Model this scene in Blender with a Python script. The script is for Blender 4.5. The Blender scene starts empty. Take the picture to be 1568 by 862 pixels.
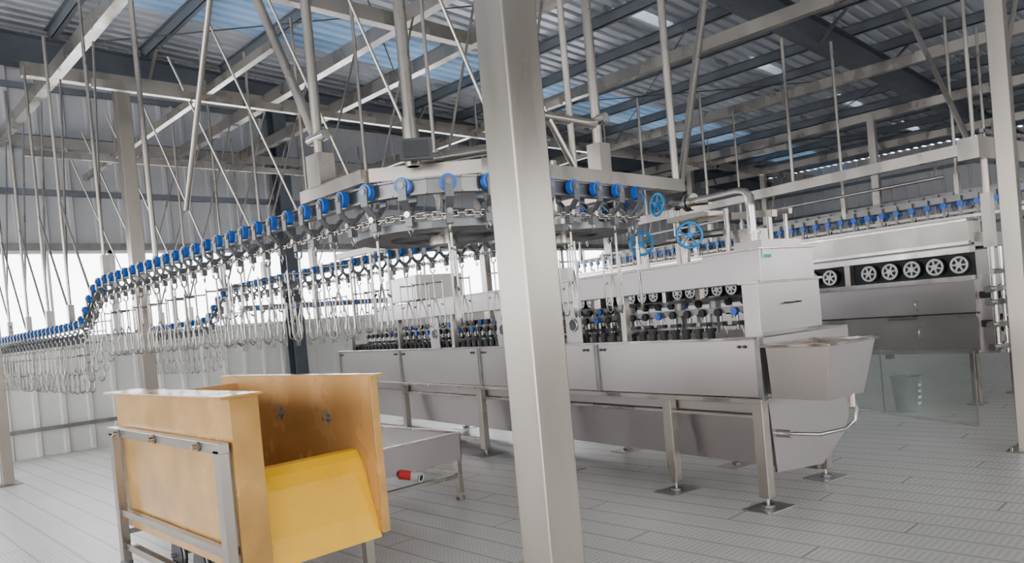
import bpy, math, random
from mathutils import Vector, Matrix
random.seed(4)
V=Vector
# ------------------------------------------------------------------ materials
def mat(name, base, metal=0.0, rough=0.5, var=0.12, ns=3.0, bump=0.0, stretch=(1,1,1), rvar=0.1):
    m=bpy.data.materials.new(name); m.use_nodes=True
    nt=m.node_tree; N=nt.nodes; L=nt.links
    p=N['Principled BSDF']
    tc=N.new('ShaderNodeTexCoord'); mp=N.new('ShaderNodeMapping'); mp.inputs['Scale'].default_value=stretch
    L.new(tc.outputs['Object'],mp.inputs['Vector'])
    no=N.new('ShaderNodeTexNoise'); no.inputs['Scale'].default_value=ns; no.inputs['Detail'].default_value=4
    L.new(mp.outputs[0],no.inputs['Vector'])
    mx=N.new('ShaderNodeMix'); mx.data_type='RGBA'
    mr0=N.new('ShaderNodeMapRange'); mr0.inputs[1].default_value=.3; mr0.inputs[2].default_value=.7
    L.new(no.outputs['Fac'],mr0.inputs[0])
    mx.inputs[6].default_value=tuple(max(0,c*(1-var)) for c in base)+(1,)
    mx.inputs[7].default_value=tuple(min(1,c*(1+var)) for c in base)+(1,)
    L.new(mr0.outputs[0],mx.inputs[0]); L.new(mx.outputs[2],p.inputs['Base Color'])
    mr=N.new('ShaderNodeMapRange'); mr.inputs[1].default_value=.3; mr.inputs[2].default_value=.7
    mr.inputs[3].default_value=max(.02,rough-rvar); mr.inputs[4].default_value=min(1,rough+rvar)
    L.new(no.outputs['Fac'],mr.inputs[0]); L.new(mr.outputs[0],p.inputs['Roughness'])
    p.inputs['Metallic'].default_value=metal
    if bump:
        b=N.new('ShaderNodeBump'); b.inputs['Strength'].default_value=bump; b.inputs['Distance'].default_value=.01
        L.new(no.outputs['Fac'],b.inputs['Height']); L.new(b.outputs[0],p.inputs['Normal'])
    return m
STEEL=mat('stainless_steel',(.41,.375,.335),.92,.3,.12,2.5,stretch=(1,1,.4))
STEELC=mat('column_steel',(.36,.325,.285),.92,.33,.12,4,.02,stretch=(1,1,.15),rvar=.06)
PANEL=mat('brushed_panel',(.42,.39,.38),.88,.34,.06,1.0,.01,stretch=(1,1,1),rvar=.05)
BRIGHT=mat('bright_steel',(.52,.49,.46),.95,.2,.1,6)
WIRE=mat('shackle_wire',(.30,.285,.265),.95,.25,.1,6)
GALV=mat('galvanised',(.21,.205,.20),.75,.38,.2,6)
ARM=mat('trolley_arm_steel',(.14,.145,.15),.7,.4,.2,6)
DARK=mat('dark_steel',(.05,.055,.06),.2,.55,.2,4)
RAFT=mat('rafter_paint',(.075,.085,.10),.1,.5,.2,2)
PURL=mat('purlin_paint',(.13,.145,.165),.2,.5,.2,2)
ROOF=mat('roof_sheet',(.52,.545,.585),.45,.33,.22,.8,stretch=(.6,2,1))
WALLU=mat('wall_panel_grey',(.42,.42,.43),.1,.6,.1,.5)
WALLF=mat('wall_panel_dimmed',(.22,.22,.22),.1,.6,.1,.5)  # front wall grey darkened to dim what the steel reflects
WALLL=mat('wall_panel_cream',(.74,.73,.68),0,.55,.06,.5)
WHITE=mat('window_frame_white',(.7,.7,.7),0,.5)
BLUE=mat('blue_plastic',(.006,.11,.52),0,.3,.15,8)
BLUEM=mat('blue_valve_paint',(.01,.22,.55),.1,.35,.1,8)
RUBBER=mat('black_rubber',(.02,.02,.022),0,.6)
ORANGE=mat('amber_coated_board',(.50,.275,.075),0,.2,.2,4,.35)
ORANGE2=mat('amber_coated_board_inner',(.53,.28,.09),0,.25,.15,3,.1)
YELLOW=mat('yellow_sheet',(.87,.46,.0),0,.36,.06,4,.05)
WPLA=mat('white_plastic',(.75,.75,.72),0,.4)
RED=mat('red_plastic',(.6,.03,.03),0,.4)
GREEN=mat('label_green',(.02,.35,.3),0,.5)
BUCK=mat('grey_plastic_bucket',(.17,.18,.19),0,.5)
def roof_trans(name,col,f):
    m=bpy.data.materials.new(name); m.use_nodes=True; N=m.node_tree.nodes; L=m.node_tree.links
    p=N['Principled BSDF']; p.inputs['Base Color'].default_value=col+(1,); p.inputs['Roughness'].default_value=.4
    t=N.new('ShaderNodeBsdfTranslucent'); t.inputs[0].default_value=col+(1,)
    s=N.new('ShaderNodeMixShader')
    tc=N.new('ShaderNodeTexCoord'); no=N.new('ShaderNodeTexNoise'); no.inputs['Scale'].default_value=.7
    L.new(tc.outputs['Object'],no.inputs[0])
    mr=N.new('ShaderNodeMapRange'); mr.inputs[1].default_value=.35; mr.inputs[2].default_value=.65; mr.inputs[3].default_value=f*.2; mr.inputs[4].default_value=f
    L.new(no.outputs['Fac'],mr.inputs[0]); L.new(mr.outputs[0],s.inputs[0])
    L.new(p.outputs[0],s.inputs[1]); L.new(t.outputs[0],s.inputs[2]); L.new(s.outputs[0],N['Material Output'].inputs[0])
    return m
ROOFB=roof_trans('roof_sheet_blue_translucent',(.17,.27,.40),.13)
ROOFW=roof_trans('roof_sheet_clear_translucent',(.6,.66,.75),.13)
def glassmat(name,col,f):
    m=bpy.data.materials.new(name); m.use_nodes=True; N=m.node_tree.nodes; L=m.node_tree.links
    N.remove(N['Principled BSDF'])
    t=N.new('ShaderNodeBsdfTransparent'); t.inputs[0].default_value=col+(1,)
    g=N.new('ShaderNodeBsdfGlossy'); g.inputs['Roughness'].default_value=.08; g.inputs[0].default_value=(.8,.85,.82,1)
    s=N.new('ShaderNodeMixShader'); s.inputs[0].default_value=f
    L.new(t.outputs[0],s.inputs[1]); L.new(g.outputs[0],s.inputs[2]); L.new(s.outputs[0],N['Material Output'].inputs[0])
    return m
GLASS=glassmat('window_glass',(.97,.98,1),.04)
SCREEN=glassmat('acrylic_screen',(.94,.975,.955),.09)
def floormat():
    m=bpy.data.materials.new('embossed_deck_planks'); m.use_nodes=True; N=m.node_tree.nodes; L=m.node_tree.links
    p=N['Principled BSDF']; tc=N.new('ShaderNodeTexCoord'); sp=N.new('ShaderNodeSeparateXYZ'); L.new(tc.outputs['Object'],sp.inputs[0])
    def M(op,a,b=None,c=None):
        n=N.new('ShaderNodeMath'); n.operation=op
        for i,q in enumerate((a,b,c)):
            if q is None: continue
            if isinstance(q,(int,float)): n.inputs[i].default_value=q
            else: L.new(q,n.inputs[i])
        return n.outputs[0]
    x=sp.outputs[0]; y=sp.outputs[1]
    fx=M('FRACT',M('DIVIDE',x,.25))
    edge=M('ABSOLUTE',M('SUBTRACT',fx,.5))
    seam=M('GREATER_THAN',edge,.476)
    rib=M('MULTIPLY',M('GREATER_THAN',edge,.40),M('LESS_THAN',edge,.43))
    mid=M('LESS_THAN',edge,.36)
    k=75
    d1=M('SINE',M('ADD',M('MULTIPLY',x,k*1.3),M('MULTIPLY',y,k)))
    d2=M('SINE',M('SUBTRACT',M('MULTIPLY',x,k*1.3),M('MULTIPLY',y,k)))
    dia=M('MULTIPLY',M('GREATER_THAN',M('MULTIPLY',d1,d2),.35),mid)
    pid=M('FLOOR',M('DIVIDE',x,.25))
    off=M('FRACT',M('MULTIPLY',pid,.37))
    fy=M('FRACT',M('ADD',M('DIVIDE',y,3.0),off))
    cj=M('LESS_THAN',fy,.004)
    dark=M('MAXIMUM',seam,cj)
    no=N.new('ShaderNodeTexNoise'); no.inputs['Scale'].default_value=.9; no.inputs['Detail'].default_value=6; L.new(tc.outputs['Object'],no.inputs[0])
    mx=N.new('ShaderNodeMix'); mx.data_type='RGBA'; mx.inputs[6].default_value=(.60,.575,.54,1); mx.inputs[7].default_value=(.80,.775,.735,1); L.new(no.outputs[0],mx.inputs[0])
    m2=N.new('ShaderNodeMix'); m2.data_type='RGBA'; m2.inputs[7].default_value=(.16,.15,.14,1); L.new(mx.outputs[2],m2.inputs[6]); L.new(M('MULTIPLY',dark,.85),m2.inputs[0])
    m3=N.new('ShaderNodeMix'); m3.data_type='RGBA'; m3.inputs[7].default_value=(.26,.25,.23,1); L.new(m2.outputs[2],m3.inputs[6]); L.new(M('MULTIPLY',M('MAXIMUM',dia,rib),.55),m3.inputs[0])
    L.new(m3.outputs[2],p.inputs['Base Color']); p.inputs['Metallic'].default_value=.2; p.inputs['Roughness'].default_value=.36
    b=N.new('ShaderNodeBump'); b.inputs['Strength'].default_value=.5; b.inputs['Distance'].default_value=.004
    L.new(M('SUBTRACT',M('ADD',dia,rib),M('MULTIPLY',dark,2.)),b.inputs['Height']); L.new(b.outputs[0],p.inputs['Normal'])
    return m
FLOOR=floormat()
# ------------------------------------------------------------------ mesh builder
class MB:
    def __init__(s): s.v=[];s.f=[];s.m=[];s.s=[];s.mats=[]
    def add(s,vs,fs,mt,smooth=False):
        if mt not in s.mats: s.mats.append(mt)
        k=s.mats.index(mt); o=len(s.v)
        s.v.extend([tuple(v) for v in vs])
        for f in fs: s.f.append([i+o for i in f]); s.m.append(k); s.s.append(smooth)
    def box(s,x0,y0,z0,x1,y1,z1,mt):
        vs=[(x,y,z) for x in(x0,x1) for y in(y0,y1) for z in(z0,z1)]
        s.add(vs,[(0,1,3,2),(4,6,7,5),(0,4,5,1),(2,3,7,6),(0,2,6,4),(1,5,7,3)],mt)
    def bar(s,p,q,w,h,mt,upv=(0,0,1)):
        p=V(p);q=V(q);t=(q-p).normalized();u=V(upv)
        if abs(t.dot(u))>.98:u=V((0,1,0))
        r=t.cross(u).normalized();u=r.cross(t)
        vs=[]
        for c in(p,q):
            for a,b in((-1,-1),(1,-1),(1,1),(-1,1)): vs.append(c+r*(a*w/2)+u*(b*h/2))
        s.add(vs,[(0,1,2,3),(7,6,5,4),(0,4,5,1),(1,5,6,2),(2,6,7,3),(3,7,4,0)],mt)
    def cyl(s,p,q,r,mt,n=12,r2=None):
        p=V(p);q=V(q);t=(q-p).normalized();u=V((0,0,1)) if abs(t.z)<.95 else V((1,0,0))
        a=t.cross(u).normalized();b=a.cross(t);r2=r if r2 is None else r2
        vs=[]
        for c,rr in((p,r),(q,r2)):
            for i in range(n):
                g=2*math.pi*i/n; vs.append(c+a*(rr*math.cos(g))+b*(rr*math.sin(g)))
        s.add(vs,[(i,(i+1)%n,(i+1)%n+n,i+n) for i in range(n)],mt,True)
        s.add(vs,[tuple(range(n))[::-1],tuple(range(n,2*n))],mt)
    def tube(s,pts,r,mt,n=6,closed=False):
        P=[V(p) for p in pts];k=len(P);vs=[];prev=None
        for i in range(k):
            if closed:t=(P[(i+1)%k]-P[i-1]).normalized()
            elif i==0:t=(P[1]-P[0]).normalized()
            elif i==k-1:t=(P[-1]-P[-2]).normalized()
            else:
                t=((P[i+1]-P[i]).normalized()+(P[i]-P[i-1]).normalized())
                t=t.normalized() if t.length>1e-4 else (P[i+1]-P[i]).normalized()
            if prev is None:
                u=V((0,0,1)) if abs(t.z)<.9 else V((1,0,0)); a=t.cross(u).normalized()
            else:
                a=prev-t*prev.dot(t); a=a.normalized()
            prev=a;b=t.cross(a)
            for j in range(n):
                g=2*math.pi*j/n; vs.append(P[i]+a*(r*math.cos(g))+b*(r*math.sin(g)))
        fs=[]
        for i in range(k if closed else k-1):
            i2=(i+1)%k
            for j in range(n): fs.append((i*n+j,i*n+(j+1)%n,i2*n+(j+1)%n,i2*n+j))
        s.add(vs,fs,mt,True)
        if not closed: s.add(vs,[tuple(range(n))[::-1],tuple(range((k-1)*n,k*n))],mt)
    def ring(s,c,nrm,R,r,mt,n=24,m=8):
        c=V(c);t=V(nrm).normalized();u=V((0,0,1)) if abs(t.z)<.95 else V((1,0,0));a=t.cross(u).normalized();b=a.cross(t)
        s.tube([c+a*(R*math.cos(2*math.pi*i/n))+b*(R*math.sin(2*math.pi*i/n)) for i in range(n)],r,mt,m,True)
    def ext(s,prof,ax,a,b,mt,caps=True,smooth=False,closed=True):
        def P(p,t): return {'y':(p[0],t,p[1]),'x':(t,p[0],p[1]),'z':(p[0],p[1],t)}[ax]
        n=len(prof);vs=[P(p,a) for p in prof]+[P(p,b) for p in prof]
        s.add(vs,[(i,(i+1)%n,(i+1)%n+n,i+n) for i in range(n if closed else n-1)],mt,smooth)
        if caps and closed: s.add(vs,[tuple(range(n))[::-1],tuple(range(n,2*n))],mt)
    def ibeam(s,p,q,w,h,t,mt):
        p=V(p);q=V(q);o=V((0,0,h/2-t/2))
        s.bar(p+o,q+o,w,t,mt);s.bar(p-o,q-o,w,t,mt);s.bar(p,q,t,h-2*t,mt)
    def build(s,name,rotz=0,bevel=0,loc=(0,0,0)):
        me=bpy.data.meshes.new(name);me.from_pydata(s.v,[],s.f)
        for m in s.mats: me.materials.append(m)
        me.polygons.foreach_set('material_index',s.m);me.polygons.foreach_set('use_smooth',s.s);me.update()
        o=bpy.data.objects.new(name,me);bpy.context.scene.collection.objects.link(o)
        o.rotation_euler=(0,0,rotz);o.location=loc
        if bevel:
            b=o.modifiers.new('bevel','BEVEL');b.width=bevel;b.segments=2;b.limit_method='ANGLE';b.angle_limit=.8
        return o
RM=-math.radians(9)   # processing machines stand 9 degrees off the building grid
def rz(x): return 7.17-.04*x
# ------------------------------------------------------------------ shell
b=MB(); b.box(-8,-8,-.2,28,14.4,0,FLOOR); b.build('floor')
b=MB()
xs=[4.88-1.45*9+1.45*i for i in range(25)]; xs=[x for x in xs if -8<x<27]; XS=[-8]+xs+[28]
prof=[];y=-8
while y<14.35:
    prof+= [(y,0),(y+.14,0),(y+.165,.045),(y+.225,.045)]; y+=.25
prof.append((14.4,0))
for i in range(len(XS)-1):
    xa,xb=XS[i],XS[i+1]
    for j in range(len(prof)-1):
        (ya,za),(yb,zb)=prof[j],prof[j+1]
        m=ROOFB if 10.9<ya<12.4 else ROOF
        if 7.6<ya<7.95 and i%3==1: m=ROOFW
        if 3.2<ya<3.6 and i%3==0: m=ROOFW
        b.add([(xa,ya,rz(xa)+za),(xb,ya,rz(xb)+za),(xb,yb,rz(xb)+zb),(xa,yb,rz(xa)+zb)],[(0,1,2,3)],m)
b.build('ceiling')
b=MB()
for x in xs:
    z=rz(x)
    b.box(x-.03,-8,z-.2,x-.02,14.1,z-.01,PURL); b.box(x-.03,-8,z-.2,x+.05,14.1,z-.185,PURL); b.box(x-.08,-8,z-.02,x-.02,14.1,z-.008,PURL)
b.build('roof_purlins')
for yy in (5.75,14.0,-2.7):
    b=MB(); b.ibeam((-8,yy,rz(-8)-.46),(28,yy,rz(28)-.46),.26,.5,.02,RAFT)
    for x in xs[::2]:
        for sg in(-1,1):
            if 13.9<yy+.6*sg: continue
            b.bar((x,yy,rz(x)-.7),(x,yy+.62*sg,rz(x)-.2),.05,.05,GALV)
    b.build('roof_rafter')
b=MB()
for x in (3.4,10.6,17.9,25.1):
    x2=x+7.2
    for (p,q) in (((x,5.9,rz(x)-.3),(x2,13.9,rz(x2)-.3)),((x,13.9,rz(x)-.33),(x2,5.9,rz(x2)-.33))):
        if x2<28: b.cyl(p,q,.012,DARK,6)
b.build('roof_bracing_rods')
def corr(b,axis,c,a0,a1,z0,zt,mt,p=.4,dp=.04):
    pr=[];x=a0
    while x<a1-1e-6:
        for dx,d in((0,0),(p-.1,0),(p-.08,dp),(p-.02,dp)):
            if x+dx<=a1: pr.append((x+dx,d))
        x+=p
    pr.append((a1,0))
    for i in range(len(pr)-1):
        (xa,da),(xb,db)=pr[i],pr[i+1]
        if axis=='y': vs=[(xa,c-da,z0),(xb,c-db,z0),(xb,c-db,zt(xb)),(xa,c-da,zt(xa))]
        else: vs=[(c-da,xa,z0),(c-db,xb,z0),(c-db,xb,zt(c)),(c-da,xa,zt(c))]
        b.add(vs,[(0,1,2,3)],mt)
WY=14.35
b=MB(); corr(b,'y',WY,-8,28,0,lambda x:1.85,WALLL); corr(b,'y',WY,-8,28,3.4,lambda x:rz(x),WALLU)
b.box(-8,WY+.03,0,28,WY+.1,1.85,WALLL); b.add([(-8,WY+.08,3.4),(28,WY+.08,3.4),(28,WY+.08,rz(28)),(-8,WY+.08,rz(-8))],[(0,1,2,3)],WALLU)
b.box(17.8,WY-.03,1.85,28,WY+.02,3.4,WALLU)
b.build('wall_back')
b=MB(); corr(b,'x',27.9,-8,14.4,0,lambda x:2.0,WALLL); corr(b,'x',27.9,-8,14.4,2.0,lambda x:rz(x),WALLU); b.build('wall_right')
# left and front walls (behind the camera): unseen, added for steel reflections; strip windows and door bay invented for daylight
b=MB()
corr(b,'x',-7.9,-8,14.4,0,lambda x:1.5,WALLL); corr(b,'x',-7.9,-8,14.4,4.3,lambda x:rz(x),WALLU)
for y in (-8,-4,0,4,8,12): b.box(-7.95,y,1.5,-7.85,y+.4,4.3,WALLU)
b.build('wall_left')
b=MB()
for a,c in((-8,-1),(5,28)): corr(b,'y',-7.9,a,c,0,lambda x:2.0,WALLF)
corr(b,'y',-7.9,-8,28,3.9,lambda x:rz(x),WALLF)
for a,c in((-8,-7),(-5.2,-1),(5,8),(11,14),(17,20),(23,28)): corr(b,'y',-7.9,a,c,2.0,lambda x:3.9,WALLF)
b.build('wall_front')
b=MB(); 
for z in (.42,4.3,5.2,6.05): b.box(-8,WY-.12,z,28,WY-.06,z+(.06 if z<1 else .1),GALV if z<1 else PURL)
b.box(-8,WY-.12,3.38,28,WY-.02,3.5,GALV); b.box(-8,WY-.1,1.78,28,WY-.01,1.88,WHITE)
b.build('trim_1')
b=MB()
for z in (2.,3.2,4.3,5.2): b.box(27.75,-8,z,27.83,14.2,z+.1,PURL)
b.build('trim_2')
for i in range(13):
    x0=-7.6+1.95*i+.0; x1=x0+1.95
    b=MB(); f=.05
    b.box(x0,WY-.06,1.88,x0+f,WY+.04,3.38,WHITE); b.box(x1-f,WY-.06,1.88,x1,WY+.04,3.38,WHITE)
    b.box(x0,WY-.06,1.88,x1,WY+.04,1.93,WHITE); b.box(x0,WY-.06,3.33,x1,WY+.04,3.38,WHITE)
    b.box((x0+x1)/2-.02,WY-.04,1.9,(x0+x1)/2+.02,WY+.02,3.36,WHITE)
    b.box(x0+f,WY-.01,1.93,x1-f,WY,3.33,GLASS)
    b.build('window_%d'%(i+1))
for x in (7.3,14.6,21.9):
    b=MB(); z=rz(x)-.7
    b.box(x-.13,13.85,0,x+.13,13.87,z,RAFT); b.box(x-.13,14.13,0,x+.13,14.15,z,RAFT); b.box(x-.01,13.87,0,x+.01,14.13,z,RAFT)
    b.build('wall_h_column')
# ------------------------------------------------------------------ overhead stainless frame
b=MB(); H=5.1
def bm(p,q,w=.12,h=.17): b.bar(p,q,w,h,STEEL)
for x,y0,y1 in ((2.55,-1,14.1),(5.3,3.2,14.1),(6.4,-1,14.1),(9.4,-2,14.1),(13.1,-2,14.1),(16.6,-2,14.1),(20.4,-2,14.1)):
    bm((x,y0,H),(x,y1,H))
for y,x0,x1 in ((1.8,1.7,7.9),(3.2,1.7,9.4),(7.0,2.0,6.46),(10.45,2.2,24),(13.9,2.2,24),(-.9,2.4,20.4)):
    bm((x0,y,H-.005),(x1,y,H-.005),.12,.165)
for (x,y) in ((9.4,10.45),(13.1,10.45),(16.6,6),(20.4,10.45),(16.6,10.45)):
    b.box(x-.07,y-.07,0,x+.07,y+.07,H,STEEL)
for x in (3.7,8,11.2,14.8):
    b.bar((x,7,4.55),(x,13.9,4.55),.07,.09,STEEL)
for y in (8.8,12.2):
    b.bar((2.5,y,4.5),(15,y,4.5),.07,.09,STEEL)
    for x in (3.7,8,11.2,14.8): b.cyl((x,y,4.5),(x,y,5.1),.015,STEEL,6)
b.build('overhead_steel_frame')
def column(x,y,s,top,rot=0,name='steel_column'):
    b=MB(); h=s/2
    b.box(-h,-h,0,h,h,top,STEELC); b.box(-h-.08,-h-.08,0,h+.08,h+.08,.012,STEELC)
    for i in(-1,1):
        for j in(-1,1): b.cyl((i*(h+.04),j*(h+.04),.012),(i*(h+.04),j*(h+.04),.035),.012,BRIGHT,6)
    return b.build(name,rot,.006,(x,y,0))
column(1.862,1.85,.155,5.02,RM*.6)
column(3.3,10.45,.17,5.02)
column(1.85,11.7,.13,5.02)
column(7.84,1.72,.14,5.02)
# ------------------------------------------------------------------ shackle conveyor
def arc(cx,cy,r,a0,a1,n=10): return [(cx+r*math.cos(math.radians(a0+(a1-a0)*i/n)),cy+r*math.sin(math.radians(a0+(a1-a0)*i/n)),2.3) for i in range(n+1)]
path=[(2.2,13.6,1.92),(2.2,9.0,1.92),(2.2,8.8,1.94),(2.2,8.6,2.02),(2.2,8.3,2.2),(2.2,8.1,2.28),(2.2,7.9,2.3)]
path+=arc(2.75,3.4,.55,180,270)+arc(3.7,3.35,.5,-90,0)
path+=[(4.2,9.6,2.3),(4.2,9.8,2.28),(4.2,10.1,2.18),(4.2,10.4,2.0),(4.2,10.6,1.94),(4.2,10.8,1.92),(4.2,13.6,1.92)]
path=[V(p) for p in path]
def sample(path,step,off=0):
    out=[];acc=-off
    for i in range(len(path)-1):
        a,c=path[i],path[i+1];d=(c-a).length;t=(c-a).normalized()
        while acc<d:
            if acc>=0: out.append((a+t*acc,t))
            acc+=step
        acc-=d
    return out
def shackle(b,p,t,sw=0):
    """wire shackle hanging from p; width runs along t"""
    w=V((t.x,t.y,0)).normalized(); c=math.cos(sw);s_=math.sin(sw); w=V((w.x*c-w.y*s_,w.x*s_+w.y*c,0))
    P=lambda a,z: p+w*a+V((0,0,z))
    r=.0064
    b.tube([P(0,0),P(.018,-.02),P(.018,-.05),P(0,-.07),P(-.018,-.05),P(-.016,-.03)],.007,WIRE,5)
    b.tube([P(0,-.06),P(0,-.2)],.0075,WIRE,5)
    b.tube([P(-.08,-.15),P(.08,-.15)],r,WIRE,5)
    for s in(-1,1):
        b.tube([P(s*.077,-.13),P(s*.077,-.50),P(s*.068,-.54),P(s*.046,-.555),P(s*.028,-.54),P(s*.026,-.50),P(s*.034,-.42),P(s*.012,-.33),P(0,-.29)],r,WIRE,5)
    b.tube([P(0,-.2),P(0,-.30)],r,WIRE,5)
    b.tube([P(-.077,-.36),P(-.05,-.345)],r,WIRE,5); b.tube([P(.077,-.36),P(.05,-.345)],r,WIRE,5)
def trolley(b,p,t,big=1):
    n=V((-t.y,t.x,0)).normalized();up=V((0,0,1))
    for s in(-1,1):
        c=p+n*(s*.03)
        b.cyl(c,c+n*(s*.034),.043*big,BLUE,16); b.cyl(c+n*(s*.032),c+n*(s*.05),.016,GALV,8)
        a=p+n*(s*.07)
        b.cyl(a-n*.004+up*.005,a+n*.004+up*.005,.026,ARM,12)
        b.bar(a+up*.0,a-up*.075,.044,.010,ARM,upv=n); b.bar(a-up*.068,p+n*(s*.02)-up*.12,.042,.010,ARM,upv=n)
    b.bar(p-up*.10,p-up*.20,.036,.036,ARM,upv=n)
    b.cyl(p-up*.14-n*.035,p-up*.14+n*.035,.016,BRIGHT,8)
b=MB()
up=V((0,0,1))
for i in range(len(path)-1):
    a,c=path[i],path[i+1]
    b.bar(a,c,.012,.07,GALV); b.bar(a-up*.04,c-up*.04,.05,.01,GALV); b.bar(a+up*.035,c+up*.035,.045,.01,GALV)
k=0
for p,t in sample(path,.205,.05):
    trolley(b,p,t)
    front = abs(t.x)>.5
    if k%2==0 or (k%4==1 and p.y>5):
        n=V((-t.y,t.x,0))
        shackle(b,p-up*.18,(n+t*.2) if not front else V((.8,.6,0)),random.uniform(-.4,.4))
    else:
        b.tube([p-up*.18,p-up*.22+t*.012,p-up*.25,p-up*.22-t*.012],.005,WIRE,5)
    k+=1
i=0
for p,t in sample(path,.042,0):
    if p.y>9: continue
    n=V((-t.y,t.x,0)).normalized() if i%2 else up
    q=p-up*.15
    pts=[q+t*(a*.03)+n*(c*.014) for a,c in((-.7,-1),(.7,-1),(1,0),(.7,1),(-.7,1),(-1,0))]
    b.tube(pts,.0062,BRIGHT,5,True); i+=1
for cx,cy,R in((2.75,3.4,.5),(3.7,3.35,.45)):
    n=32;z=2.11
    for q in range(n):
        g0=2*math.pi*q/n;g1=2*math.pi*(q+1)/n
        vs=[(cx+rr*math.cos(g),cy+rr*math.sin(g),zz) for g in(g0,g1) for rr in(R-.2,R) for zz in(z-.02,z+.02)]
        b.add(vs,[(0,2,3,1),(4,5,7,6),(0,4,6,2),(1,3,7,5),(2,6,7,3),(0,1,5,4)],ARM)
    for q in range(6):
        g=math.pi*q/3; b.bar((cx,cy,z),(cx+(R-.05)*math.cos(g),cy+(R-.05)*math.sin(g),z),.09,.025,ARM)
    b.cyl((cx,cy,z-.06),(cx,cy,z+.1),.08,STEEL,16); b.cyl((cx,cy,z),(cx,cy,2.6),.025,BRIGHT,10)
b.build('overhead_shackle_conveyor')
# supports
b=MB()
S=STEEL
b.bar((2.2,3.3,2.39),(2.2,3.95,2.39),.07,.07,S); b.bar((2.62,2.86,2.385),(4.45,2.88,2.385),.07,.08,S); b.bar((2.22,3.3,2.39),(2.66,2.88,2.39),.07,.07,S)
def rod(p,q,r=.02,m=S): b.cyl(p,q,r,m,12)
rod((2.2,3.75,2.5),(2.2,3.75,5.1),.028); rod((2.2,3.78,2.72),(2.2,5.1,5.1),.028)
b.box(2.15,3.68,2.42,2.25,3.82,2.60,S); b.cyl((2.2,3.66,2.7),(2.2,3.84,2.7),.03,BRIGHT)
rod((2.32,3.05,2.4),(2.32,3.05,5.1),.032); b.cyl((2.32,3.05,2.40),(2.32,3.05,2.64),.042,S)
b.bar((2.20,3.0,2.46),(2.33,2.9,2.46),.035,.105,DARK); b.bar((2.215,2.985,2.46),(2.315,2.91,2.46),.045,.08,RUBBER)
rod((2.2,5.75,2.62),(2.2,4.3,5.1),.02); rod((2.2,6.5,2.36),(2.2,6.5,5.1),.022)
rod((3.62,2.9,2.45),(3.62,2.9,5.1),.03); rod((3.38,2.9,2.42),(3.38,2.9,5.1),.02)
b.box(3.57,2.85,2.42,3.67,2.95,2.60,S); b.cyl((3.62,2.82,2.74),(3.62,2.98,2.74),.035,BRIGHT)
rod((3.1,2.9,2.72),(3.62,2.9,2.72),.028); rod((3.02,2.9,2.95),(3.4,2.9,2.42),.02); b.cyl((3.05,2.85,2.76),(3.15,2.95,2.76),.04,BRIGHT)
rod((4.4,2.88,2.42),(4.4,2.88,5.1),.026); rod((4.46,2.88,2.42),(5.55,2.95,5.1),.026)
rod((2.36,3.1,2.44),(3.6,3.3,2.72),.03)
b.bar((4.2,3.3,2.39),(4.2,7,2.39),.06,.06,S)
for yy in (7.9,9.3,10.3,11.4,12.6,13.5):
    z=2.34 if yy<8.2 else 1.96
    rod((2.2,yy,z),(2.2,yy,5.1),.017); b.box(2.17,yy-.04,z-.0,2.23,yy+.04,z+.2,S)
    rod((2.2,yy,z+.5),(2.55,yy+.9,4.95),.012); 
    if yy>9: rod((2.2,yy-1,z+.05),(2.2,yy,3.3),.012)
for yy in (4.2,5.2,6.3,7.5,8.7,9.9,11.2,12.4,13.4):
    z=2.34 if yy<9.8 else 1.96
    rod((4.2,yy,z),(4.2,yy,5.1),.017); b.box(4.17,yy-.04,z-.0,4.23,yy+.04,z+.2,S)
    rod((4.2,yy,z+.3),(3.4,yy+.3,5.0),.013); rod((4.2,yy,z+.3),(5.2,yy+.3,5.0),.013)
b.build('conveyor_hanger_rods')
b=MB()
p2=[V((5.6,12.6,2.15)),V((9.2,12.6,2.15))]
b.bar(p2[0],p2[1],.05,.1,GALV)
for p,t in sample(p2,.25): 
    b.cyl(p-V((0,.05,0)),p+V((0,.05,0)),.035,BLUE,8); b.bar(p-up*.04,p-up*.18,.02,.02,GALV); shackle(b,p-up*.18,t,.6)
for x in (5.7,7,8.2,9.1): b.cyl((x,12.6,2.2),(x,12.6,5.1),.016,STEEL,6); b.cyl((x,12.6,2.5),(x+.9,12.3,5.1),.012,STEEL,6)
b.build('rear_shackle_conveyor')
# ------------------------------------------------------------------ main machine (machine frame)
b=MB(); Y0,Y1=3.5,11.6
joints=[3.5,5.3,7.35,9.4,11.6]
for a,c in zip(joints[:-1],joints[1:]):
    b.box(4.58,a+.012,.84,4.60,c-.012,1.27,PANEL)
    for yy in(a+.12,c-.12):
        b.cyl((4.56,yy,1.22),(4.58,yy,1.22),.012,DARK,8); b.cyl((4.56,yy+.05,1.22),(4.58,yy+.05,1.22),.012,DARK,8)
for j in joints: b.box(4.56,j-.022,.82,4.61,j+.022,1.28,GALV)
b.box(4.53,Y0-.02,.80,4.66,Y1,.835,STEEL); b.box(4.55,Y0-.02,1.27,4.63,Y1,1.29,BRIGHT)
b.box(5.72,Y0,.83,5.74,Y1,1.29,PANEL); b.box(4.6,Y0,.83,5.72,Y0+.02,1.28,PANEL); b.box(4.6,Y1-.02,.83,5.72,Y1,1.28,PANEL)
b.box(4.6,Y0,.86,5.72,Y1,.88,PANEL)
b.ext([(4.70,.83),(4.70,.70),(4.80,.64),(4.84,.27),(5.5,.22),(5.66,.83)],'y',Y0+.12,Y1-.1,PANEL)
b.box(4.66,Y0+.1,.665,4.71,Y1-.1,.69,STEEL)
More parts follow.
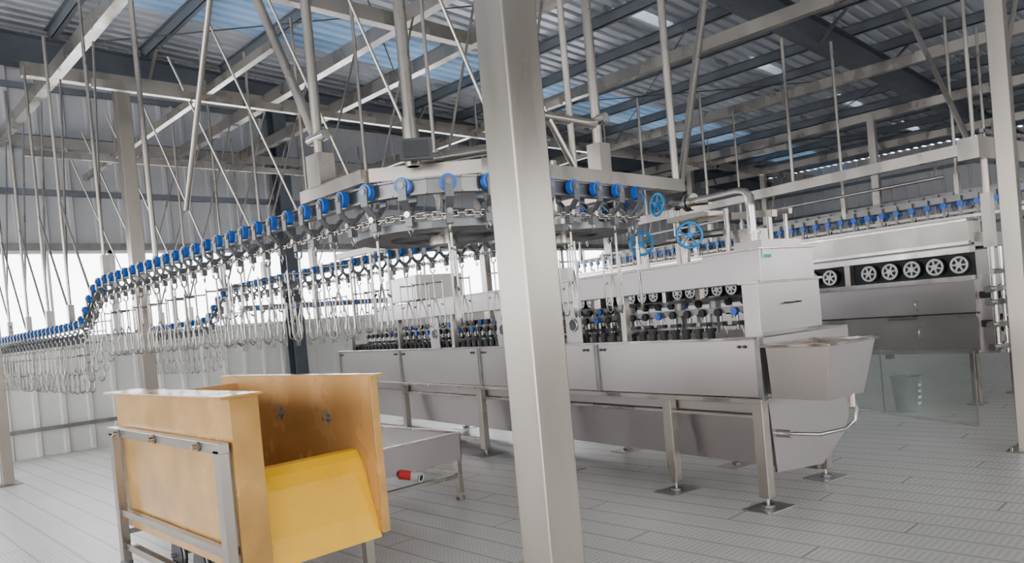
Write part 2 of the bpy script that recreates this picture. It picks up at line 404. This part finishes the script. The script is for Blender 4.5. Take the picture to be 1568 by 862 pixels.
b.ext([(4.68,.82),(4.72,.26),(5.3,.22),(5.62,.42),(5.70,.55),(5.72,.82)],'y',Y0+.03,Y0+.05,PANEL)
for yy in (3.58,4.5,6.0,7.5,9.5,11.45):
    for x,sg in((4.61,1),(5.66,-1)):
        yb=yy if sg>0 else yy+.2
        b.box(x-.008,yb-.045,.08,x,yb+.045,.81,STEEL); b.box(x,yb-.045,.08,x+.07*sg if sg>0 else x+.07,yb-.037,.81,STEEL); b.box(x,yb+.037,.08,x+.07,yb+.045,.81,STEEL)
        b.box(x,yb-.045,.08,x+.07,yb+.045,.09,STEEL)
        b.cyl((x+.035,yb,.02),(x+.035,yb,.09),.014,BRIGHT,8); b.cyl((x+.035,yb,.01),(x+.035,yb,.028),.05,GALV,14)
        b.box(x-.12,yb-.12,0,x+.2,yb+.12,.008,PANEL)
b.bar((5.5,Y0+.2,.15),(5.5,Y1-.1,.15),.06,.06,GALV); b.bar((4.66,7.5,.16),(4.66,11.4,.16),.05,.05,STEEL)
# end cabinet and header beam
b.box(4.57,3.46,1.29,5.33,3.60,1.69,PANEL); b.box(4.57,3.42,1.69,5.22,3.95,1.93,PANEL); b.box(4.55,3.40,1.925,5.24,3.97,1.94,STEEL)
b.box(4.55,3.44,1.68,5.35,3.62,1.70,STEEL)
b.box(4.55,3.435,1.3,5.35,3.465,1.32,STEEL)
b.tube([(4.88,3.46,1.52),(4.88,3.42,1.52),(5.02,3.42,1.52),(5.02,3.46,1.52)],.008,DARK,6)
b.box(4.60,3.412,1.86,4.70,3.42,1.925,WPLA); b.box(4.605,3.409,1.862,4.695,3.413,1.885,GREEN)
b.box(4.60,3.95,1.69,4.86,10.2,1.90,PANEL); b.box(4.58,3.95,1.89,4.88,10.2,1.905,STEEL)
b.box(5.35,3.9,1.72,5.5,10.2,1.82,PANEL)
b.box(4.55,8.7,1.93,5.25,9.6,2.25,PANEL); b.box(4.55,6.0,1.905,4.98,6.5,2.05,STEEL)
for yy in(4.95,6.5,8.0,9.5,11.2):
    for x in(4.62,5.62): b.box(x,yy-.03,1.28,x+.06,yy+.03,1.7,STEEL)
    b.bar((4.65,yy,1.36),(5.65,yy,1.36),.04,.04,STEEL)
for yy in (5.75,7.0,8.6):
    b.box(4.70,yy-.12,1.28,4.715,yy+.12,1.69,PANEL); b.cyl((4.69,yy,1.46),(4.70,yy,1.46),.055,DARK,20); b.ring((4.695,yy,1.46),(1,0,0),.06,.008,BRIGHT,20,6)
for x,z in((5.0,1.47),(5.35,1.55)):
    b.box(x-.02,3.95,z,x+.02,11.5,z+.05,GALV)
    yy=4.0
    while yy<11.4:
        b.cyl((x-.05,yy,z+.01),(x-.02,yy,z+.01),.034,BLUE if int(yy*10)%4==0 else RUBBER,12)
        b.cyl((x,yy,z-.1),(x,yy,z-.07),.05,DARK,12); b.cyl((x,yy,z-.14),(x,yy,z+.0),.012,BRIGHT,6)
        b.tube([(x,yy-.03,z-.1),(x,yy-.05,z-.15),(x,yy-.05,z-.22),(x,yy-.02,z-.25)],.006,BRIGHT,5)
        yy+=.17
yy=4.1
while yy<11.4:
    b.cyl((4.78,yy,1.27),(4.78,yy,1.33),.03,RUBBER,10); b.cyl((4.78,yy,1.33),(4.78,yy,1.36),.045,RUBBER,12); yy+=.13
for yy in(4.35,4.75,5.4):
    b.cyl((5.15,yy,1.3),(5.15,yy,1.62),.05,GALV,14); b.cyl((5.15,yy,1.58),(5.15,yy,1.61),.11,DARK,18)
b.box(5.72,6,1.29,5.74,11.5,1.6,GALV)
b.build('poultry_plucking_machine',RM,.003)
# sink
b=MB()
def frust(b,x0,y0,x1,y1,zt,xa,ya,xb,yb,zb,mt):
    vs=[(x0,y0,zt),(x1,y0,zt),(x1,y1,zt),(x0,y1,zt),(xa,ya,zb),(xb,ya,zb),(xb,yb,zb),(xa,yb,zb)]
    b.add(vs,[(0,4,5,1),(1,5,6,2),(2,6,7,3),(3,7,4,0),(4,7,6,5)],mt)
frust(b,4.55,2.92,5.12,3.42,1.22,4.58,2.98,5.02,3.42,.84,PANEL)
frust(b,4.57,2.94,5.10,3.40,1.219,4.60,3.0,5.0,3.40,.85,STEEL)
b.bar((4.53,2.92,1.225),(5.16,2.92,1.225),.05,.02,BRIGHT); b.bar((4.54,2.9,1.225),(4.54,3.44,1.225),.05,.02,BRIGHT); b.bar((5.13,2.9,1.225),(5.13,3.44,1.225),.05,.02,BRIGHT); b.bar((4.53,3.42,1.225),(5.16,3.42,1.225),.05,.02,BRIGHT)
b.tube([(4.9,3.0,.83),(4.93,2.99,.74),(4.93,3.0,.66),(4.88,3.05,.60),(4.8,3.2,.56),(4.76,3.5,.55)],.014,BRIGHT,8)
b.cyl((4.9,3.0,.76),(4.9,3.0,.85),.028,STEEL,12); b.cyl((4.77,3.42,.55),(4.76,3.54,.55),.03,BRIGHT,12)
b.build('steel_wash_sink',RM,.002)
# valves and pipe work on top
b=MB()
def hw(c,n,R=.1):
    c=V(c);n=V(n).normalized(); b.ring(c,n,R,.012,BLUEM,28,8)
    u=V((0,0,1)) if abs(n.z)<.9 else V((1,0,0)); a=n.cross(u).normalized();d=a.cross(n)
    for k in range(5):
        g=math.radians(72*k+20); b.cyl(c,c+(a*math.cos(g)+d*math.sin(g))*R,.008,BLUEM,6)
    b.cyl(c-n*.02,c+n*.02,.022,BLUEM,10); b.cyl(c,c-n*.16,.012,BRIGHT,8)
    b.cyl(c-n*.16,c-n*.22,.035,STEEL,12)
hw((4.62,4.1,2.12),(-.6,-.8,0)); hw((4.6,4.62,2.12),(-.75,-.6,0),.095); hw((4.62,4.42,2.42),(-1,.2,.1),.09)
b.cyl((4.76,4.28,2.12),(4.76,4.28,1.9),.035,STEEL,12);b.cyl((4.76,4.75,2.12),(4.76,4.75,1.9),.035,STEEL,12)
b.tube([(4.78,4.9,2.12),(4.78,4.1,2.12),(4.85,3.95,2.12)],.03,STEEL,12)
b.tube([(4.78,4.42,2.42),(4.78,4.2,2.4),(4.78,4.0,2.38)],.03,STEEL,12)
b.tube([(4.78,4.3,2.40),(4.78,3.72,2.40),(4.78,3.66,2.385),(4.78,3.62,2.34),(4.78,3.62,2.27),(4.78,3.62,2.02)],.034,BRIGHT,14)
b.cyl((4.78,4.16,2.40),(4.78,4.19,2.40),.07,STEEL,20); b.cyl((4.78,4.21,2.40),(4.78,4.24,2.40),.07,STEEL,20); b.cyl((4.78,3.62,2.06),(4.78,3.62,2.08),.06,STEEL,18)
b.cyl((4.78,3.62,1.94),(4.78,3.62,2.06),.045,STEEL,14)
b.bar((4.9,4.5,2.3),(4.9,3.5,2.2),.06,.05,STEEL); b.bar((5.1,4.6,2.32),(5.1,3.5,2.22),.04,.04,STEEL)
b.box(4.66,3.46,1.94,5.15,3.7,2.0,PANEL); b.box(4.9,3.75,1.94,5.15,3.9,2.12,STEEL)
b.cyl((4.9,3.55,1.98),(4.9,3.55,2.2),.02,STEEL,10); b.cyl((5.1,3.55,1.98),(5.1,3.55,2.22),.015,STEEL,10)
b.box(4.7,4.0,2.26,5.0,4.4,2.3,STEEL)
b.cyl((4.84,4.42,1.9),(4.84,4.42,2.42),.03,STEEL,12);b.cyl((4.84,3.9,1.9),(4.84,3.9,2.3),.02,STEEL,10)
coil=[(4.6+.045*math.cos(k*.7),5.95+.045*math.sin(k*.7),1.9+.006*k) for k in range(60)]
b.tube(coil,.012,BRIGHT,5)
b.build('valve_pipework',RM)
# ------------------------------------------------------------------ yellow hopper
b=MB()
b.box(1.72,4.15,.28,1.89,6.25,1.285,ORANGE); b.box(1.66,4.12,1.285,1.905,6.33,1.30,ORANGE)
b.box(2.65,4.17,.28,2.665,6.5,1.30,ORANGE2); b.box(2.65,4.12,1.295,2.74,6.52,1.31,ORANGE); b.box(2.645,4.15,.28,2.70,4.17,1.30,ORANGE); b.box(2.667,4.19,.28,2.72,4.2,1.3,ORANGE)
b.box(1.89,6.2,.45,2.65,6.22,1.25,ORANGE2)
pf=[(6.2,.47),(5.0,.50),(4.66,.56),(4.55,.66),(4.50,.76),(4.47,.80),(4.43,.815),(4.39,.805),(4.36,.77),(4.32,.69),(4.275,.54),(4.235,.42),(4.19,.26)]
pf2=[(y-.012,z-.012) for y,z in pf][::-1]
b.ext(pf+pf2,'x',1.892,2.648,YELLOW,True,False)
for yy,z in((5.42,1.02),(4.72,1.01)):
    b.cyl((2.6,yy,z),(2.65,yy,z),.014,BRIGHT,8); b.cyl((2.63,yy,z),(2.65,yy,z),.026,GALV,12); b.box(2.62,yy+.01,z-.05,2.645,yy+.025,z+.05,GALV)
F=STEELC
b.bar((1.67,4.16,1.01),(1.67,6.25,1.01),.06,.06,F)
for yy in(4.21,6.18): b.box(1.64,yy-.04,.03,1.70,yy+.04,1.0,F); b.cyl((1.67,yy,0),(1.67,yy,.03),.045,GALV,12)
for yy in(4.45,5.2,5.95): b.cyl((1.60,yy,1.01),(1.64,yy,1.01),.016,BRIGHT,8); b.cyl((1.63,yy,1.01),(1.645,yy,1.01),.03,GALV,12)
b.bar((1.68,4.2,.40),(1.68,6.2,.40),.05,.05,F); b.bar((1.69,4.2,.14),(1.69,6.2,.14),.05,.05,F)
for yy in(4.3,6.2): b.box(2.58,yy-.03,.03,2.64,yy+.03,.4,F); b.bar((1.7,yy,.24),(2.6,yy,.24),.05,.04,F); b.cyl((2.61,yy,0),(2.61,yy,.03),.045,GALV,12)
b.bar((2.61,4.3,.26),(2.61,6.2,.26),.05,.05,F)
b.box(1.9,4.9,.29,2.64,6.2,.45,F)
for yy in (4.9,5.3): 
    b.cyl((1.74,yy,.2),(1.78,yy,.2),.1,DARK,20); b.ring((1.76,yy,.2),(1,0,0),.1,.012,GALV,20,6); b.cyl((1.7,yy,.2),(2.55,yy,.2),.015,BRIGHT,8)
b.box(1.62,4.8,.03,1.78,5.4,.07,F)
b.build('yellow_feed_hopper',0,.003)
# ------------------------------------------------------------------ drip tray
b=MB(); x0,x1,y0,y1=3.1,4.24,5.26,10.2
for (a,c,d,e) in((x0,y0,x1,y0+.01),(x0,y1-.01,x1,y1),(x0,y0,x0+.01,y1),(x1-.01,y0,x1,y1)): b.box(a,c,.36,d,e,.6,PANEL)
b.add([(x0,y0,.44),(x1,y0,.44),(x1,y1,.44),(x0,y1,.44),((x0+x1)/2,y0,.38),((x0+x1)/2,y1,.38)],[(0,4,5,3),(4,1,2,5)],STEEL)
for p,q in(((x0,y0),(x1,y0)),((x0,y1),(x1,y1)),((x0,y0),(x0,y1)),((x1,y0),(x1,y1))): b.bar(p+(.6,),q+(.6,),.035,.02,BRIGHT)
for yy in(y0+.03,7.1,9.0,y1-.03):
    for x in(x0+.03,x1-.03): b.box(x-.025,yy-.025,.06,x+.025,yy+.025,.58,STEEL); b.cyl((x,yy,.02),(x,yy,.06),.012,BRIGHT,8); b.cyl((x,yy,.0),(x,yy,.03),.04,GALV,12)
    b.bar((x0,yy,.22),(x1-.05,yy,.22),.04,.04,STEEL)
for x in(x0+.03,x1-.03): b.bar((x,y0,.22),(x,y1,.22),.04,.04,STEEL)
b.cyl((3.6,5.3,.36),(3.66,5.12,.33),.035,WPLA,16); b.cyl((3.56,5.27,.365),(3.63,5.2,.345),.04,RED,16); b.cyl((3.66,5.12,.33),(3.665,5.105,.328),.026,DARK,14); b.ring((3.665,5.107,.328),(.3,-.95,-.15),.032,.005,WPLA,16,6)
b.cyl((3.6,5.3,.36),(3.6,5.5,.42),.04,WPLA,14)
b.build('drip_tray_table',0,.002)
# ------------------------------------------------------------------ right-hand machine
b=MB(); X=9.8; a,c=4.3,12.2
b.box(X+.05,a,.66,X+1.3,c,1.12,PANEL); b.box(X,a,1.09,X+.05,c,1.13,STEEL); b.box(X,a,.64,X+.07,c,.69,STEEL)
b.box(X+.02,a,1.15,X+1.3,c,1.55,PANEL); b.box(X+.06,a+.01,1.12,X+1.2,c,1.15,DARK); b.box(X-.04,a,1.54,X+.05,c,1.60,BRIGHT)
b.box(X+.12,a,1.6,X+1.3,c,1.92,DARK); b.box(X-.04,a,1.88,X+.12,c,1.95,BRIGHT)
b.box(X+.1,a,1.95,X+1.2,c,2.12,PANEL); b.ext([(X-.02,2.0),(X-.02,2.28),(X+.3,2.34),(X+.3,2.0)],'y',a,c,STEEL); b.box(X-.05,a,1.98,X+.02,c,2.02,BRIGHT)
b.box(X-.06,a,2.26,X+.35,c,2.29,BRIGHT)
yy=4.46;i=0
while yy<12:
    if i%6==5: b.box(X-.01,yy-.04,1.58,X+.1,yy+.04,1.92,STEEL)
    else:
        b.cyl((X+.02,yy,1.74),(X+.12,yy,1.74),.115,RUBBER,24); b.ring((X+.02,yy,1.74),(1,0,0),.095,.014,WPLA,24,6); b.cyl((X,yy,1.74),(X+.04,yy,1.74),.035,WPLA,14)
        for k in range(6):
            g=k*math.pi/3+.3*i; b.cyl((X+.02,yy,1.74),(X+.02,yy+.09*math.cos(g),1.74+.09*math.sin(g)),.012,WPLA,6)
    yy+=.29;i+=1
for yy in(5.0,7.5,10): b.tube([(X+.02,yy,1.32),(X-.04,yy,1.33),(X-.04,yy,1.25),(X+.02,yy,1.2)],.01,BRIGHT,6); b.tube([(X+.05,yy,.98),(X,yy,.97),(X,yy,.87),(X+.05,yy,.83)],.01,BRIGHT,6)
yy=a+.1
while yy<c:
    for x in(X+.1,X+1.2): b.box(x-.04,yy-.04,.02,x+.04,yy+.04,.66,STEEL); b.box(x-.09,yy-.09,0,x+.09,yy+.09,.02,STEEL)
    yy+=2.4
for k,z in enumerate((1.35,1.0)):
    b.cyl((X+.2,a-.25,z),(X+.2,a-.01,z),.11,RUBBER,20); b.ring((X+.2,a-.26,z),(0,1,0),.09,.014,WPLA,20,6); b.cyl((X+.2,a-.28,z),(X+.2,a-.24,z),.035,WPLA,12)
b.box(X+.1,a-.2,.64,X+1.2,a,1.9,PANEL)
b.build('defeathering_cabinet_machine',RM,0)
b=MB()
for x,z in((10.0,2.5),(10.7,2.62),(11.6,2.62)):
    b.box(x-.02,3.2,z+.04,x+.02,12,z+.12,GALV); b.box(x-.04,3.2,z-.19,x+.04,12,z-.15,STEEL)
    yy=3.25;k=0
    while yy<11.9:
        b.cyl((x-.06,yy,z),(x-.02,yy,z),.04,BLUE,10); b.bar((x-.05,yy,z+.1),(x-.05,yy,z-.14),.015,.03,GALV)
        if k%2: b.tube([(x,yy-.03,z-.1),(x+.02,yy,z-.15),(x,yy+.03,z-.1)],.012,BRIGHT,5)
        yy+=.2;k+=1
    for yy in((3.6,6.0,8.4,11.8) if x<10.5 else (4.8,9.0)): b.cyl((x,yy,z+.1),(x,yy,5.05),.02,STEEL,8); b.bar((x,yy,z+.05),(x,yy,z+.35),.06,.06,STEEL)
b.build('rear_roller_conveyor',RM)
# gantry on the right
b=MB()
b.bar((9.15,3.9,3.02),(9.15,10.5,3.02),.1,.13,STEEL); b.bar((9.0,3.9,3.0),(12.5,3.9,3.0),.22,.24,STEEL); b.bar((9.0,3.75,3.16),(12.5,3.75,3.16),.04,.04,BRIGHT)
b.cyl((9.25,3.85,.75),(9.25,3.85,2.9),.035,STEEL,12); b.box(9.2,3.8,1.9,9.3,3.9,2.5,STEEL)
b.cyl((9.35,3.8,.7),(9.35,3.8,1.9),.02,BRIGHT,10)
for z in(.75,1.0,1.25,1.4): 
    b.box(9.14,3.78,z,9.42,3.9,z+.06,BRIGHT); b.cyl((9.14,3.84,z+.03),(9.06,3.84,z+.03),.04,GALV,10); b.cyl((9.42,3.84,z+.03),(9.48,3.84,z+.03),.05,GALV,10)
b.tube([(9.1,3.8,1.62),(9.4,3.8,1.62),(9.7,3.9,1.62)],.03,BRIGHT,10)
for yy in(6.2,9.0): b.cyl((9.15,yy,3.0),(9.15,yy,5.05),.022,STEEL,8)
b.cyl((9.15,3.9,3.1),(9.15,3.9,5.05),.022,STEEL,8); b.cyl((9.15,3.95,3.1),(9.7,4.8,5.0),.03,STEEL,8); b.cyl((9.6,3.9,3.1),(10.6,3.9,5.0),.03,STEEL,8)
b.tube([(9.05,4.2,2.75),(9.05,9,2.75)],.02,BRIGHT,8)
for yy in (4.3,6.5,8.9): b.bar((9.05,yy,2.75),(9.12,yy,2.97),.02,.02,STEEL)
b.build('pipe_gantry_frame',RM)
# bucket
b=MB(); n=28
def lathe(b,c,prof,mt,n=28):
    vs=[(c[0]+r*math.cos(2*math.pi*i/n),c[1]+r*math.sin(2*math.pi*i/n),c[2]+z) for r,z in prof for i in range(n)]
    b.add(vs,[(k*n+i,k*n+(i+1)%n,(k+1)*n+(i+1)%n,(k+1)*n+i) for k in range(len(prof)-1) for i in range(n)],mt,True)
lathe(b,(0,0,0),[(0,.005),(.13,.005),(.135,.02),(.165,.40),(.18,.405),(.18,.43),(.16,.43),(.128,.03),(0,.03)],BUCK)
for k in range(4):
    for g in (4.5,4.95):
        z=.1+.075*k; r=.137+.075*z+.004
        x,y=r*math.cos(g),r*math.sin(g); t=V((-math.sin(g),math.cos(g),0))
        b.bar(V((x,y,z))-t*.022,V((x,y,z))+t*.022,.006,.03,WPLA)
q=Matrix.Rotation(RM,3,'Z')@V((9.2,4.9,0)); b.build('slotted_bucket',0,0,tuple(q))
b=MB()
P0,P1=V((8.46,3.77,0)),V((9.35,6.3,0))
b.bar(P0+up*.4,P1+up*.4,.01,.78,SCREEN); b.bar(P0+up*.015,P1+up*.015,.02,.02,PANEL)
for f in(0,.5,1): p=P0.lerp(P1,f); b.bar(p,p+up*.8,.012,.012,PANEL)
b.build('clear_splash_screen',RM)
# ------------------------------------------------------------------ world / light
w=bpy.data.worlds.new('sky'); bpy.context.scene.world=w; w.use_nodes=True
bg=w.node_tree.nodes['Background']; bg.inputs[0].default_value=(.98,.985,1,1); bg.inputs[1].default_value=10.5
# ------------------------------------------------------------------ camera
cam=bpy.data.cameras.new('camera'); co=bpy.data.objects.new('camera',cam); bpy.context.scene.collection.objects.link(co)
cam.sensor_width=36; cam.lens=26.36; cam.shift_y=.047; cam.clip_start=.05
fw=V((.6892,.7246,0)).normalized(); upw=V((0,0,1)); hr=fw.cross(upw).normalized()
pt=math.radians(-1.0); rl=math.radians(5.14)
Fv=fw*math.cos(pt)+upw*math.sin(pt); U0=upw*math.cos(pt)-fw*math.sin(pt)
R=hr*math.cos(rl)-U0*math.sin(rl); U=U0*math.cos(rl)+hr*math.sin(rl)
m=Matrix((R,U,-Fv)).transposed().to_4x4(); m.translation=V((0,0,1.6)); co.matrix_world=m
bpy.context.scene.camera=co
